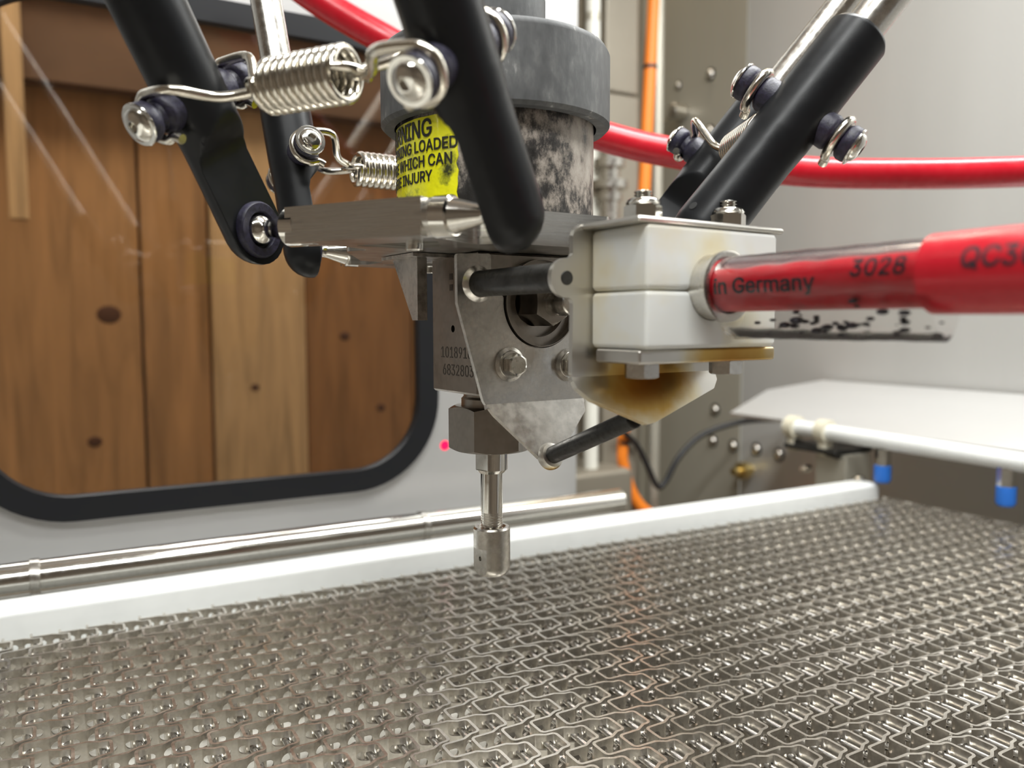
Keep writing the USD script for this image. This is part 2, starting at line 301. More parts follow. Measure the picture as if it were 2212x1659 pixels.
# steel pipe along the foot of the window wall and white guide rail beside the belt
t = Thing('steel_pipe', 'round stainless pipe lying along the foot of the window wall behind the white rail', 'pipe', (100, 580, 10))
t.add('pipe_body', T(lathe([(0, 0), (11.5, 0), (11.5, 830), (0, 830)], 32), frame((-400, 580, 14), (1, 0, 0))), 'steel_bright')
for x in (-23, 238): t.add('joint_sleeve', T(lathe([(11.4, 0), (12.3, .4), (12.3, 5.6), (11.4, 6)], 32), frame((x, 580, 14), (1, 0, 0))), 'steel')
t.add('ledge', cbox((-700, 569, -30), (424, 640, 3), 2), 'wall_steel')
single('guide_rail', rbox((-420, 524, -26), (712, 551, 12.6), 4), 'white_rail', 'long white plastic guide rail along the far edge of the wire belt', 'rail', 40)

# ------------------------------------------------------------------ wire mesh belt
P, R0, ROW, X0 = 13.7, 297.88, 28.56, 244.4
XL, HT, TH = -18.6, 9.8, 1.3                # left closure, strip height, strip thickness
def strip_mesh():
    pts = [(XL, 517.)]
    rows = list(range(-7, 9))
    for r in rows:
        y = R0 - ROW * r
        pts += [(XL, y + 14.0), (-8.4, y + 13.8), (-4.2, y + 11.5), (0, y + 11.2), (0, y - .6), (-4.2, y - .9), (-8.4, y - 3.4), (XL, y - 3.6)]
    pts += [(XL, R0 - ROW * rows[-1] - 14)]
    line = fillet([(a, b, 0) for a, b in pts], 2.3, 5)[:, :2]
    strip = m3.Manifold.extrude(m3.CrossSection([list(map(tuple, np.array(LineString(line).buffer(TH / 2, cap_style='flat', join_style='round', quad_segs=2).exterior.coords)[:-1]))], m3.FillRule.NonZero), HT).translate((0, 0, -HT))
    cuts = []
    def slot(x0, x1, y, tilt):
        c = m3.CrossSection([list(map(tuple, np.array(LineString([(x0 + 1.9, 0), (x1 - 1.9, 0)]).buffer(1.9, quad_segs=4).exterior.coords)[:-1]))], m3.FillRule.NonZero)
        return m3.Manifold.extrude(c, 6.4).translate((0, 0, -3.2)).rotate((90, 0, 0)).translate((0, y, -4.6))
    for r in rows:
        y = R0 - ROW * r
        for ya, yb in ((y + 14.0, y + 11.2), (y - 3.6, y - .6)):       # leg from left (ya) to right (yb)
            yy = lambda x: ya if x < -8 else ya * .45 + yb * .55
            cuts.append(slot(-8.2, -1.3, yy(-5), 0)); cuts.append(slot(XL + 1.3, XL + 7.4, yy(XL + 4.7), 0))
    return tri(strip - m3.Manifold.batch_boolean(cuts, m3.OpType.Add))
STRIP = strip_mesh()
XE, RR = 700.0, 58.0
belt = Thing('conveyor_belt', 'wide woven stainless flat wire conveyor belt filling the foreground', 'conveyor belt', (250, 280, -9))
def bend(v, xc):
    if xc <= XE: return v
    a = (xc - XE) / RR; c, s = math.cos(a), math.sin(a); o = v - [xc, 0, -5]
    q = np.stack([o[:, 0] * c + o[:, 2] * s, o[:, 1], -o[:, 0] * s + o[:, 2] * c], 1)
    return q + [XE + RR * s, 0, -5 - RR + RR * c]
for k in range(-29, 42):
    x = X0 + P * k; m = STRIP.copy(); j = rng.normal(0, 1, 3)
    y = m.vertices[:, 1]
    m.vertices += np.stack([x + .18 * np.sin(y / 41 + j[0] * 3) + .15 * j[0], 0 * y + .25 * j[1], .22 * np.sin(y / 67 + j[2] * 3)], 1)
    m.vertices = bend(np.array(m.vertices), x - 9)
    belt.add('wire_strip', m, 'belt_steel', 35)
    pts = np.array([(x - 2.9 + .1 * j[1], yy, -4.9 + .15 * math.sin(yy / 50 + j[0])) for yy in np.linspace(520, 54, 9)])
    belt.add('cross_rod', tube(bend(pts, x - 3), 1.45, 10), 'belt_rod', 40)
# slider bed under the belt
single('belt_bed', cbox((186, 40, -42), (690, 522, -35), 1), 'bed_shaded', 'slider bed under the right-hand part of the wire belt, coloured dark for the shade there', 'slider bed')  # shade under the belt is painted in as a dark bed colour
single('belt_bed', cbox((-420, 40, -40), (184, 522, -33), 1), 'bed_white', 'white slider bed glimpsed through holes in the left part of the wire belt', 'slider bed')

# ------------------------------------------------------------------ delta robot frame
DL = math.radians(4.5)
az = lambda deg: V3(math.cos(math.radians(deg) + DL), math.sin(math.radians(deg) + DL), 0)
C = V3(159.2, 312.7, 206.9); L, SS = 97.5, 86.0; AP = (L + 2 * SS) / (2 * math.sqrt(3))
O = {1: az(210), 2: az(-30), 3: az(90)}; A = {1: az(-60), 2: az(60), 3: az(0)}
TILT = {1: 30.6, 2: 38.4, 3: 14.0}; SIDE = {1: -4.7, 2: 0, 3: -4.0}; TWIST = {1: -6.6, 2: -22, 3: 0}; SB = {1: 48.5, 2: 55, 3: 44}
HALF = {(1, -1): 53.0, (1, 1): 50.5}
RAD = {1: AP, 2: AP + 4, 3: AP}
ball = lambda k, s: C + O[k] * RAD[k] + A[k] * s * HALF.get((k, s), L / 2)
armdir = lambda k: unit(Z + math.tan(math.radians(TILT[k])) * O[k] + math.tan(math.radians(SIDE[k])) * A[k])
def bossdir(k):
    wv = armdir(k); n = unit(O[k] - wv * np.dot(O[k], wv)); b = np.cross(wv, n); f = math.radians(TWIST[k])
    return n * math.cos(f) + b * math.sin(f)
# platform
pl = Thing('robot_platform', 'machined steel platform plate joining the black linkage rods above the cutting head', 'robot platform', C)
bars, slots = [], []
for k in (1, 2, 3):
    M2 = np.array([A[k][:2], O[k][:2]])           # local (t, r) -> world xy
    q = lambda pts: Polygon([np.array(p) @ M2 for p in pts])
    t0, t1 = (-34, 23) if k == 1 else (-31, 31)
    bars.append(q([(t0, AP - 7), (t1, AP - 7), (t1, AP + 6.5), (t0, AP + 6.5)]))
    bars.append(q([(-24, 0), (24, 0), (23, AP), (-23, AP)]))
    slots.append(q([(-15, AP - 13), (15, AP - 13), (6, AP - 30), (-6, AP - 30)]).buffer(2))
hub = Polygon([(60 * math.cos(math.radians(a) + DL), 60 * math.sin(math.radians(a) + DL)) for a in (-90 + 24, -90 - 24, 30 + 24, 30 - 24, 150 + 24, 150 - 24)]).convex_hull
shape = unary_union(bars + [hub]).buffer(4, quad_segs=6).buffer(-8, quad_segs=6).buffer(4, quad_segs=6)
shape = unary_union([shape] + bars[::2]).difference(unary_union(slots))
pl.add('plate', prism(shape, 12.6, M=frame(C - Z * 6.3, Z, (1, 0, 0))), 'steel_brushed', 25)
for k in (1, 2, 3):
    for s in (-1, 1):
        b = ball(k, s); M = frame(b, -s * A[k])      # local z runs from the ball towards the bar
        c0 = 17 if k != 1 else (18.5 if s > 0 else 15.5)
        pl.add('stud_collar', lathe([(0, c0), (6.4, c0), (7, c0 + .6), (7, c0 + 6.4), (6.4, c0 + 7), (0, c0 + 7)], 40, M), 'steel_bright')
        pl.add('ball_stud', lathe([(0, -6)] + [(6 * math.cos(a), 6 * math.sin(a)) for a in np.linspace(-1.45, .95, 14)] + [(2.9, 6.0), (3.1, 8.2), (5.9, c0), (0, c0)] if c0 > 12 else
               [(0, -6)] + [(6 * math.cos(a), 6 * math.sin(a)) for a in np.linspace(-1.45, .95, 14)] + [(2.9, 5.6), (3.2, 6.6), (5.6, c0), (0, c0)], 36, M), 'steel_bright', 40)
        pl.add('stud_block', rbox((-6.2, -6.3, c0 + 6.5), (6.2, 6.3, 26), 1, M) if k != 1 else cyl(6.6, c0 + 6, c0 + 12, .3, 32, M), 'steel_brushed')
for k in (1, 2, 3):
    for tt in (-8,):
        pl.add('dowel_pin', cyl(3.2, -9.5, -6, .3, 24, frame(C + O[k] * (AP - 9.5) + A[k] * (tt + 18), Z)), 'steel_bright')

# arms
def arm_body(k, s):
    b, wv, nv, ax = ball(k, s), armdir(k), bossdir(k), None
    ax = unit(np.cross(nv, wv)); ax = ax * np.sign(np.dot(ax, s * A[k])); secs = []
    stations = [-13.0, -12.7, -11.8, -10, -8, -5.5, -3, 0, 10, 20, 27, 29, 31, 33, 35, 37, 38, 39.5, 41, 42.5, 44, 58, 75, 90, 91.2, 92]
    a = np.radians(np.concatenate([np.linspace(-90, 270, 48, endpoint=False)]))
    for q in stations:
        r = np.interp(q, [0, 24, 34, 44], [12.1, 11.6, 11.5, 11.9]) if q >= 0 else math.sqrt(max(13.0**2 - q * q, .4)) * .93
        c = np.interp(q, [-13, 27, 31, 38, 41, 44], [.9, .9, 2.2, 8.8, 11.0, 12.2])     # the inner side is cut flat near the ball
        if q > 90: r -= (q - 90) * .6
        secs.append(b + wv * q + (r * np.cos(a))[:, None] * nv + np.maximum(r * np.sin(a), -c)[:, None] * ax)
    return loft(secs), b + ax * 4.8, b, wv, nv, ax
ARMLAB = {(1, -1): 'black linkage rod at the far left, with a purple ring around its steel ball joint', (1, 1): 'black linkage rod in front of the yellow warning label, nearest the lens',
          (2, -1): 'black linkage rod leaning right above the white clamp, its steel tube showing at the top', (2, 1): 'half-hidden black linkage rod leaning right, behind the one above the white clamp',
          (3, -1): 'small black linkage rod under the coil spring, left of the yellow label', (3, 1): 'black linkage rod hidden behind the dark cylinder'}
for (k, s), lab in ARMLAB.items():
    m, mid, b, wv, nv, ax = arm_body(k, s)
    t = Thing('linkage_rod', lab, 'linkage rod', b, 'robot linkage rods')
    t.add('socket_end', m, 'black_plastic', 40)
    t.add('arm_tube', lathe([(0, 84), (7.5, 84), (7.5, 480), (0, 480)], 40, frame(b, wv)), 'steel')
    inn = -s * A[k]
    t.add('ball_seat_ring', lathe([(6.3, -1), (6.3, 1.6), (6.9, 2.6), (9.7, 2.6), (10.4, 1.8), (10.5, -2), (6.3, -1)], 44, frame(b, inn)), 'spool_plastic', 40)
    t.add('pin_hole', cyl(1.6, 0, .5, .1, 20, frame(b + wv * 2 + (ax * .82 - nv * .57) * 11.8, ax * .82 - nv * .57)), 'hole_dark')
    for d in (-1, 1):
        M = frame(b + wv * SB[k] + nv * d * 10.2, nv * d)
        sp = t.add('spring_post', lathe([(0, -1), (6.4, -1), (6.7, 4), (6.1, 5.4), (4.7, 6.4), (4.4, 7.6), (4.7, 8.8), (6.1, 9.8), (6.7, 11), (6.7, 13.2), (6.3, 14), (0, 14)], 32, M), 'spool_plastic', 40)
        t.add('washer', cyl(7.0, 14, 14.9, .3, 36, M), 'steel_bright', parent=sp)
        hx = m3.Manifold.extrude(m3.CrossSection([[(2.0 * math.cos(q * math.pi / 3), 2.0 * math.sin(q * math.pi / 3)) for q in range(6)]]), 5).translate((0, 0, 15.5))
        t.add('button_screw', T(tri(mani(lathe([(0, 14.8), (5.3, 14.8), (5.4, 15.2), (4.9, 16.0), (3.9, 16.7), (2.6, 17.1), (0, 17.2)], 36)) - hx), M), 'steel_bright', 30, parent=sp)

# springs and their wire bows
def bow(t, k, s, apex):
    wv, nv = armdir(k), bossdir(k); b = ball(k, s) + wv * SB[k]; inw = unit(apex - b); rad = 7.6
    pts = []
    for d in (1, -1):
        p = b + nv * d * 17.8;  e1 = inw - nv * np.dot(inw, nv); e1 = unit(e1); e2 = unit(np.cross(nv, e1)); e2 = e2 if e2[2] > 0 else -e2; p = p + e1 * 1.6
        circ = [p + rad * (math.cos(a) * e1 + math.sin(a) * e2) for a in np.radians([-62, -90, -120, -150, 180, 150, 120, 92])]
        circ = [p + rad * (math.cos(math.radians(-90)) * e1 + math.sin(math.radians(-90)) * e2) + e1 * 6.5 + nv * 0 - e2 * .3] + circ
        mid = p + e2 * rad + e1 * 12
        end = apex + nv * d * 3.0
        leg = circ + [mid, p * .35 + (end + e2 * 1.5) * .65]
        pts = pts + (leg if d == 1 else [apex + inw * .0 - unit(apex - b) * -1.2] + leg[::-1])
    return t.add('wire_bow', tube(spline(pts, 6), 1.75, 12), 'steel_wire', 60)
SPR = {1: ('large steel coil spring stretched between the two black rods at the left front', 9.1, 1.42, 11), 2: ('small steel spring between the two black rods leaning right', 9, 1.5, 12), 3: ('small steel coil spring left of the yellow label', 9, 1.6, 11)}
for k in (1, 2, 3):
    lab, Rc, rw, turns = SPR[k]
    wv = armdir(k); c0, c1 = ball(k, -1) + wv * SB[k], ball(k, 1) + wv * SB[k]; dv = unit(c1 - c0); D = np.linalg.norm(c1 - c0)
    a0, a1 = c0 + dv * (D * .5 - 23), c0 + dv * (D * .5 + 23)
    t = Thing('extension_spring', lab, 'spring', (c0 + c1) / 2)
    e1 = unit(np.cross(dv, Z)); e2 = np.cross(dv, e1)
    th = np.linspace(0, 2 * np.pi * turns, turns * 24); body = 15.8 if k == 1 else 17.6
    ctr = (c0 + c1) / 2 - dv * (2.2 if k == 1 else 0)
    coil = [ctr + dv * (-body + 2 * body * u / th[-1]) + (Rc - rw) * (math.cos(u) * e1 + math.sin(u) * e2) for u in th]
    for sgn, pts_end in ((-1, None), (1, None)):
        base = ctr + dv * sgn * body
        hook = [base + dv * sgn * (5.5 * math.sin(q)) + (Rc - rw) * math.cos(q) * e1 for q in np.linspace(.25, 2.7, 9)]
        coil = hook[::-1] + coil if sgn < 0 else coil + hook
    t.add('coil', tube(coil, rw, 12), 'steel_wire', 60)
    bow(t, k, -1, ctr - dv * (body + 2.6)); bow(t, k, 1, ctr + dv * (body + 2.6))

# ------------------------------------------------------------------ water jet cutting head
U, N = az(0), az(-90)
AX = V3(162.9, 310.7, 0); AT = AX + rt * V3(1, 1, 0) * 1.3; AN = AX - rt * V3(1, 1, 0) * 1.0
LOC = lambda u, n, z: AX + U * u + N * n + Z * z
MB = frame(AX, Z, U)                       # local x = U, local y = -N, local z up
hd = Thing('cutting_head', 'water jet cutting head: dark capped cylinder, steel valve block and long nozzle', 'cutting head', AX + Z * 62)
MT = frame(AT, Z, (1, 0, 0))
hd.add('cylinder_body', lathe([(0, 213.3), (41, 213.3), (41.3, 214), (41.3, 262), (0, 262)], 72, MT), 'worn_cylinder', 40, label='worn black cylinder with flaked paint')
cp = hd.add('cap', lathe([(0, 260), (42.2, 260), (42.4, 252.5), (46.5, 252.5), (48, 254), (48, 281.5), (46.6, 284.2), (43, 285.2), (0, 285.8)], 80, MT), 'cap_coat', 40, label='grey coated screw cap')
hd.add('cap_neck', lathe([(0, 284), (21, 284), (21, 306), (19.5, 309.5), (16, 311), (0, 311)], 56, MT), 'cap_coat', 40, parent=cp)
hd.add('fitting', lathe([(0, 310), (9, 310), (9, 345), (0, 345)], 32, MT), 'steel', 40)
vd = -AT[:2]; view = math.atan2(vd[1], vd[0])       # bearing of the lens as seen from the cylinder axis
LR = 41.75
def cylpt(th, z, r): return np.stack([AT[0] + r * np.cos(view - th), AT[1] + r * np.sin(view - th), z], -1)
ths = np.linspace(math.radians(19.5), math.radians(160), 90); zs = np.linspace(216.5, 251.5, 14)
tg, zg = np.meshgrid(ths, zs, indexing='ij')
rr = LR + .35 * (meshkit.noise(np.stack([tg * 14, zg * .35, 0 * zg], -1), 3) - .5)
edge = (1.2 * meshkit.noise(np.stack([zg * .5, 0 * zg, 0 * zg], -1), 5))
tg = tg + np.where(np.arange(90)[:, None] == 0, edge * .03, 0)
g = cylpt(tg, zg, rr); gi = cylpt(tg, zg, 0 * rr + 41.2)
def grid_shell(o, i):
    n, m_ = o.shape[:2]; v = np.vstack([o.reshape(-1, 3), i.reshape(-1, 3)]); a, b = np.meshgrid(np.arange(n - 1), np.arange(m_ - 1), indexing='ij'); b0 = a * m_ + b
    q = np.stack([b0, b0 + 1, b0 + m_ + 1, b0 + m_], -1).reshape(-1, 4); K = n * m_
    rim = np.concatenate([np.arange(m_), np.arange(1, n) * m_ + m_ - 1, (n - 1) * m_ + np.arange(m_ - 2, -1, -1), np.arange(n - 2, -1, -1) * m_])
    e = np.stack([rim[:-1], rim[:-1] + K, rim[1:] + K, rim[1:]], -1)
    q = np.vstack([q, q[:, ::-1] + K, e]); t_ = trimesh.Trimesh(v, np.vstack([q[:, :3], q[:, [0, 2, 3]]]), process=False); t_.fix_normals(); return t_
lb = hd.add('warning_label', grid_shell(g, gi), 'yellow_label', 50, label='yellow warning label')
def label_text(txt, zb, h, th_right, sx=1.0):
    m = meshkit.text_mesh(txt, h, .12, bold=True); m = m.subdivide_to_size(1.6, max_iter=6)
    x = m.vertices[:, 0] * sx; w_ = x.max(); th = math.radians(th_right) + (w_ - x) / LR
    m.vertices = cylpt(th, zb + m.vertices[:, 1], LR + .22 + m.vertices[:, 2]); m.fix_normals()
    return m
for txt, zb, h, tr, sx in (('WARNING', 243.9, 6.4, 35.5, .92), ('SPRING LOADED', 238.4, 4.2, 20, .93), ('DEVICE WHICH CAN', 232.6, 4.2, 23, .93), ('SEVERE INJURY', 226.9, 4.0, 35.5, .95), ('N', 220.2, 4.0, 74, .95)):
    hd.add('lettering', label_text(txt, zb, h, tr, sx), 'black_print', False, parent=lb, label='black words ' + txt)
# valve block with engraved number on its left face
blk = mani(cbox((-20.7, -21, 143.2), (36, 17, 200.4), .9)) - m3.Manifold.cylinder(30, 14, 14, 48).translate((0, 0, 0)).rotate((90, 0, 0)).translate((8.9, -15, 180.5))
blk = blk - m3.Manifold.cylinder(12, 1.5, 1.5, 20).rotate((0, 90, 0)).translate((-22, -1.4, 170)) 
vb = hd.add('valve_block', T(tri(blk), MB), 'steel_block', 25)
def side_text(txt, n0, z0, h):
    m = meshkit.text_mesh(txt, h, .12); M = np.eye(4); M[:3, 0], M[:3, 1], M[:3, 2], M[:3, 3] = N * .92, Z, -U, LOC(-20.68, n0, z0)
    return T(m, M)
hd.add('engraving', side_text('1018916', -9.4, 157.9, 4.6), 'etch', False, parent=vb)
hd.add('engraving', side_text('6832803', -8.0, 150.6, 4.6), 'etch', False, parent=vb)
for zz in (191.5, 187): hd.add('slot_mark', cbox((-20.85, -1.5, zz - 1.2), (-20.5, 1.2, zz + 1.4), .05, MB), 'etch', False, parent=vb)
hd.add('side_gusset', tri(m3.Manifold.hull_points(np.array([LOC(u, n, z) for u in (-35.6, -31.2) for n, z in ((-1.2, 199), (-1.2, 173.5), (-6, 173.5), (-24, 199))], np.float32))), 'steel_plate', 20)
hd.add('gusset_foot', tri(m3.Manifold.hull_points(np.array([LOC(u, n, z) for u in (-40, -20) for n in (-26, 4) for z in (199, 200.4)], np.float32))), 'steel_plate', 20)
# inlet fitting in the block's front bore
MF = frame(LOC(8.9, 15, 180.5), N)
hd.add('inlet_ring', lathe([(9.5, -1), (9.5, 3), (17.6, 3), (17.6, 9.4), (18.0, 9.4), (18, -1), (9.5, -1)], 56, MF), 'steel_block', 30)
fit = hd.add('inlet_nut', hexa(9.4, -1, 17, MF), 'steel_block', 20)
hd.add('inlet_pipe', cyl(5.4, 16, 30, .5, 32, MF), 'steel', parent=fit)
# nozzle
MN = frame(AN, Z, U)
hd.add('packing_neck', lathe([(0, 134), (13, 134), (13, 140), (12, 141), (12, 144), (0, 144)], 40, MN), 'steel_block', 30)
hd.add('gland_nut', hexa(18.6, 117.6, 137, frame(AN, Z, (math.cos(-.35), math.sin(-.35), 0)), 2.2), 'steel_block', 20)
hd.add('nozzle_collar', tri(mani(lathe([(0, 107.4), (5.6, 107.4), (6.9, 108.9), (6.9, 118), (0, 118)], 48, MN)) - mani(cbox((-20, -20, 109), (-5.9, 20, 117.6), .1, frame(AN, Z, (math.cos(.3), math.sin(.3), 0))))), 'steel_bright', 30)
hd.add('nozzle_tube', lathe([(0, 80), (4.4, 80), (4.75, 90)] + [(4.75, 90.2), (4.75, 108), (0, 108)], 40, MN), 'steel_bright', 30)
thr = []
for q in range(7): z0 = 82.3 + q * 1.15; thr += [(4.0, z0), (4.75, z0 + .4), (4.75, z0 + .6), (4.0, z0 + 1.0)]
hd.add('thread', lathe([(0, 82)] + thr + [(0, 90.6)], 40, MN), 'steel', 25)
tip = mani(lathe([(0, 62), (4.6, 62), (6.4, 62.6), (7.6, 64), (8.05, 66), (8.05, 82.8), (7.5, 83.6), (6.1, 83.6), (5.4, 82.4), (0, 82.4)], 56, MN))
fd = frame(AN, Z, -(rt * .80 + fw * V3(1, 1, 0) * .6))     # flat facing front-left
tip = tip - mani(cbox((6.3, -20, 60), (20, 20, 74.8), .05, fd)) - mani(T(lathe([(0, 0), (1.0, 0), (1.0, 4), (0, 4)], 16), fd @ frame((4.5, 0, 70), (1, 0, 0))))
hd.add('nozzle_tip', tri(tip), 'steel', 30)

# ------------------------------------------------------------------ hose bracket: rear sheet, spacers, front sheet
br = Thing('hose_bracket', 'bent sheet steel bracket on two dark spacer rods holding the white hose clamp', 'bracket', LOC(0, 50, 140))
BA = math.radians(22); cb, sb = math.cos(BA), math.sin(BA)
def sheet(upper, lower, n0, zb, th, lowfold=1):
    """upper outline (u, z) in the plane n = n0, lower outline (u, q) folded forwards along the line z = zb"""
    a = prism(upper, th); M = np.eye(4); M[:3, 0], M[:3, 1], M[:3, 2], M[:3, 3] = U, Z, -N, LOC(0, n0 + th, 0)
    a = T(a, M); b = prism(lower, th); M = np.eye(4); d = N * sb - Z * cb; M[:3, 0], M[:3, 1], M[:3, 2], M[:3, 3] = U, -d, np.cross(U, -d), LOC(0, n0, zb)
    nrm = np.cross(U, -d)
    if np.dot(nrm, N) > 0: pass
    else: M[:3, 3] = LOC(0, n0 + th, zb)
    b = T(b, M); b.fix_normals(); a.fix_normals()
    return cat_([a, b])
rup = Polygon([(-31, 199), (-15.6, 199.6), (-15.6, 184)] + [(8.9 + 18.6 * math.cos(q), 180.5 + 18.6 * math.sin(q)) for q in np.linspace(math.radians(172), math.radians(368), 40)] + [(33.5, 184), (33.5, 199), (38, 199), (38, 181), (33, 160), (31.3, 139.4), (-18, 139.4), (-19.3, 141.5), (-30.8, 180)]).buffer(-1.2).buffer(2.4).buffer(-1.2)
rlow = Polygon([(-18, 0), (31.3, 0), (30.5, -6), (12, -24), (9, -26.6), (4.8, -26.6), (1.5, -24), (-15, -5)]).buffer(-1.5).buffer(3).buffer(-1.5).union(sbox(-18, -2, 31.3, 0))
br.add('rear_sheet', sheet(rup, rlow, 21.2, 139.6, 2.0), 'steel_plate', 20)
fz, fn = 153.6, 78.0
fup = Polygon([(-19.2, fz), (-18.6, 180), (-18.8, 201.5), (-17.5, 204), (-15, 205.4), (52, 205.4), (50, fz)]).union(Point(-21.2, 187.2).buffer(6.6, quad_segs=12)).buffer(2.2, quad_segs=8).buffer(-4.2, quad_segs=8).buffer(2, quad_segs=8)
flow = Polygon([(-19.2, 0), (50, 0), (50, -4), (47, -7.5), (13, -18.6), (9, -19), (-13, -8.8), (-18, -4.5)]).buffer(-1.2).buffer(2.4).buffer(-1.2).union(sbox(-19.2, -1.5, 50, 0))
stained('bracket_stained', LOC(12, 80, 152), 27, (1, 1, 1.35))
br.add('front_sheet', sheet(fup, flow, fn, fz, 2.0), 'bracket_stained', 20, label='front sheet with amber brown stain under the clamp')
br.add('top_tab', T(rbox((-15, -108, 203.4), (54, -fn, 205.4), .9), MB), 'bracket_stained', 30)
br.add('spacer_rod', cyl(5.1, 0, fn - 23, .4, 32, frame(LOC(-21.5, 23, 187.6), N)), 'dark_steel', 40)
br.add('weld_boss', lathe([(0, 0), (7.3, 0), (6.9, .8), (5.4, 2.2), (0, 2.2)], 32, frame(LOC(-21.5, 23.0, 187.6), N)), 'steel')
br.add('rod_end', cyl(2.4, 0, .25, .05, 24, frame(LOC(-21.3, fn + 2, 187.2), N)), 'dark_steel')
d = N * cb + Z * sb; p0 = LOC(7.0, 23.2 + 23.2 * sb, 139.6 - 23.2 * cb)
br.add('spacer_rod', cyl(3.6, 0, 54.5, .4, 32, frame(p0, d)), 'dark_steel', 40)
stained('grommet_stained', p0 + Z * -5, 5, (1, 1, 1))
br.add('weld_boss', lathe([(0, -1), (5.6, -1), (5.7, .6), (4.9, 2.2), (3.5, 2.6), (0, 2.6)], 32, frame(p0, d)), 'grommet_stained', 40)
for u_, z_ in ((-7.2, 155.7), (22.9, 154.6)):
    M = frame(LOC(u_, 23.2, z_), N)
    bh = br.add('hex_bolt', hexa(4.7, 2.0, 7.0, M, .9), 'steel_bright', 20)
    br.add('washer', lathe([(0, 0), (7.0, 0), (7.0, .9), (5.6, 1.5), (5.4, 2.1), (0, 2.1)], 40, M), 'steel', parent=bh)
    for q, ch in enumerate('A270'):
        mm = meshkit.text_mesh(ch, 1.5, .1); mm.apply_translation((-.5, 1.6, 7.0)); a = q * math.pi / 2 + .5; Rm = np.eye(4); Rm[:2, :2] = [[math.cos(a), -math.sin(a)], [math.sin(a), math.cos(a)]]
        br.add('bolt_marking', T(mm, M @ Rm), 'steel', False, parent=bh)

# white clamp
cl = Thing('hose_clamp', 'white plastic two-piece clamp gripping the end of the red hose', 'clamp', LOC(20, 94, 164))
bore = m3.Manifold.cylinder(60, 10.9, 10.9, 56).rotate((90, 0, 0)).translate((18, -70, 183.7))
for nm, z0, z1 in (('lower_half', 163.8, 182.4), ('upper_half', 182.8, 203.2)):
    cl.add(nm, T(tri(mani(rbox((-11.3, -108, z0), (50.5, -80.2, z1), 1.6)) - bore), MB), 'white_pom', 30)
stained('plate_stained', LOC(35, 96, 160), 30, (1, 1, 1))
cl.add('backing_plate', T(rbox((-11.5, -105, 158.9), (54, -83, 163.6), .9), MB), 'plate_stained', 30)
for u_ in (0, 41):
    M = frame(LOC(u_, 93.5, 0), Z)
    bt = cl.add('clamp_bolt', hexa(6.2, 153.6, 158.9, M, .9), 'steel', 20)
    cl.add('shank', cyl(2.9, 158.8, 212, .3, 24, M), 'steel', parent=bt)
    thr = []
    for q in range(6): z0 = 209.6 + q * 1.05; thr += [(2.5, z0), (3.1, z0 + .4), (3.1, z0 + .55), (2.5, z0 + .95)]
    cl.add('thread_end', lathe([(0, 209)] + thr + [(0, 216)], 28, M), 'steel_bright', 25, parent=bt)
    nt = cl.add('lock_nut', hexa(6.4, 205.4, 211, frame(LOC(u_, 93.5, 0), Z, rt), .8), 'steel_bright', 20)
    cl.add('nut_collar', lathe([(3.2, 210.6), (5.4, 210.8), (5.8, 211.6), (5.5, 212.6), (4.6, 213.2), (3.2, 213.4)], 36, M), 'steel_bright', 40, parent=nt)

# red hose in the clamp
hz = 183.9
hp = lambda n, dz=0: LOC(18, n, hz + dz)
hs = Thing('hose', 'red hose held in the white clamp, printed in black, under a clear sleeve', 'hose', LOC(18, 120, hz))
MH = frame(hp(0), N)
hs.add('hose_body', tube([hp(86), hp(120), hp(200), hp(330), hp(420, -6)], 8.2, 36), 'red_hose', 40)
hs.add('steel_ferrule', lathe([(8.3, 82), (10.8, 82), (10.8, 112.6), (11.6, 113.2), (11.6, 114.8), (10.8, 115.2), (9, 115), (8.3, 112)], 52, MH), 'steel', 35)
hs.add('red_outer_sleeve', tube([hp(183, .4), hp(200, .4), hp(330), hp(420, -6)], np.array([10.2, 10.4, 10.4, 10.4]), 40), 'red_hose', 40, label='wider red outer hose cover')
ns = np.linspace(116, 186, 26); ang = np.linspace(0, 2 * np.pi, 48, endpoint=False)
def sleeve(r0):
    secs = []
    for n_ in ns:
        wob = 1 + .035 * (meshkit.noise(np.stack([np.cos(ang) * 3 + n_ / 6, np.sin(ang) * 3, 0 * ang + n_ / 9], -1), 4) - .5)
        sag = np.where(np.sin(ang) < 0, 1 + .75 * (-np.sin(ang))**1.5, 1)
        secs.append(hp(n_) + (r0 * wob)[:, None] * (np.cos(ang)[:, None] * U + (np.sin(ang) * sag)[:, None] * Z))
    return np.array(secs)
def shell(o, i):
    n, k = o.shape[:2]; v = np.vstack([o.reshape(-1, 3), i.reshape(-1, 3)]); a, b = np.meshgrid(np.arange(n - 1), np.arange(k), indexing='ij'); b2 = (b + 1) % k; K = n * k
    q = np.stack([a * k + b, a * k + b2, (a + 1) * k + b2, (a + 1) * k + b], -1).reshape(-1, 4); kk = np.arange(k); k2 = (kk + 1) % k
    e = np.stack([kk, kk + K, k2 + K, k2], -1); e2 = np.stack([(n - 1) * k + kk, (n - 1) * k + k2, (n - 1) * k + k2 + K, (n - 1) * k + kk + K], -1)
    q = np.vstack([q, q[:, ::-1] + K, e, e2]); m = trimesh.Trimesh(v, np.vstack([q[:, :3], q[:, [0, 2, 3]]]), process=False); m.fix_normals(); return m
hs.add('clear_sleeve', shell(sleeve(9.6), sleeve(9.2)), 'clear_plastic', 60, label='loose clear plastic sleeve')
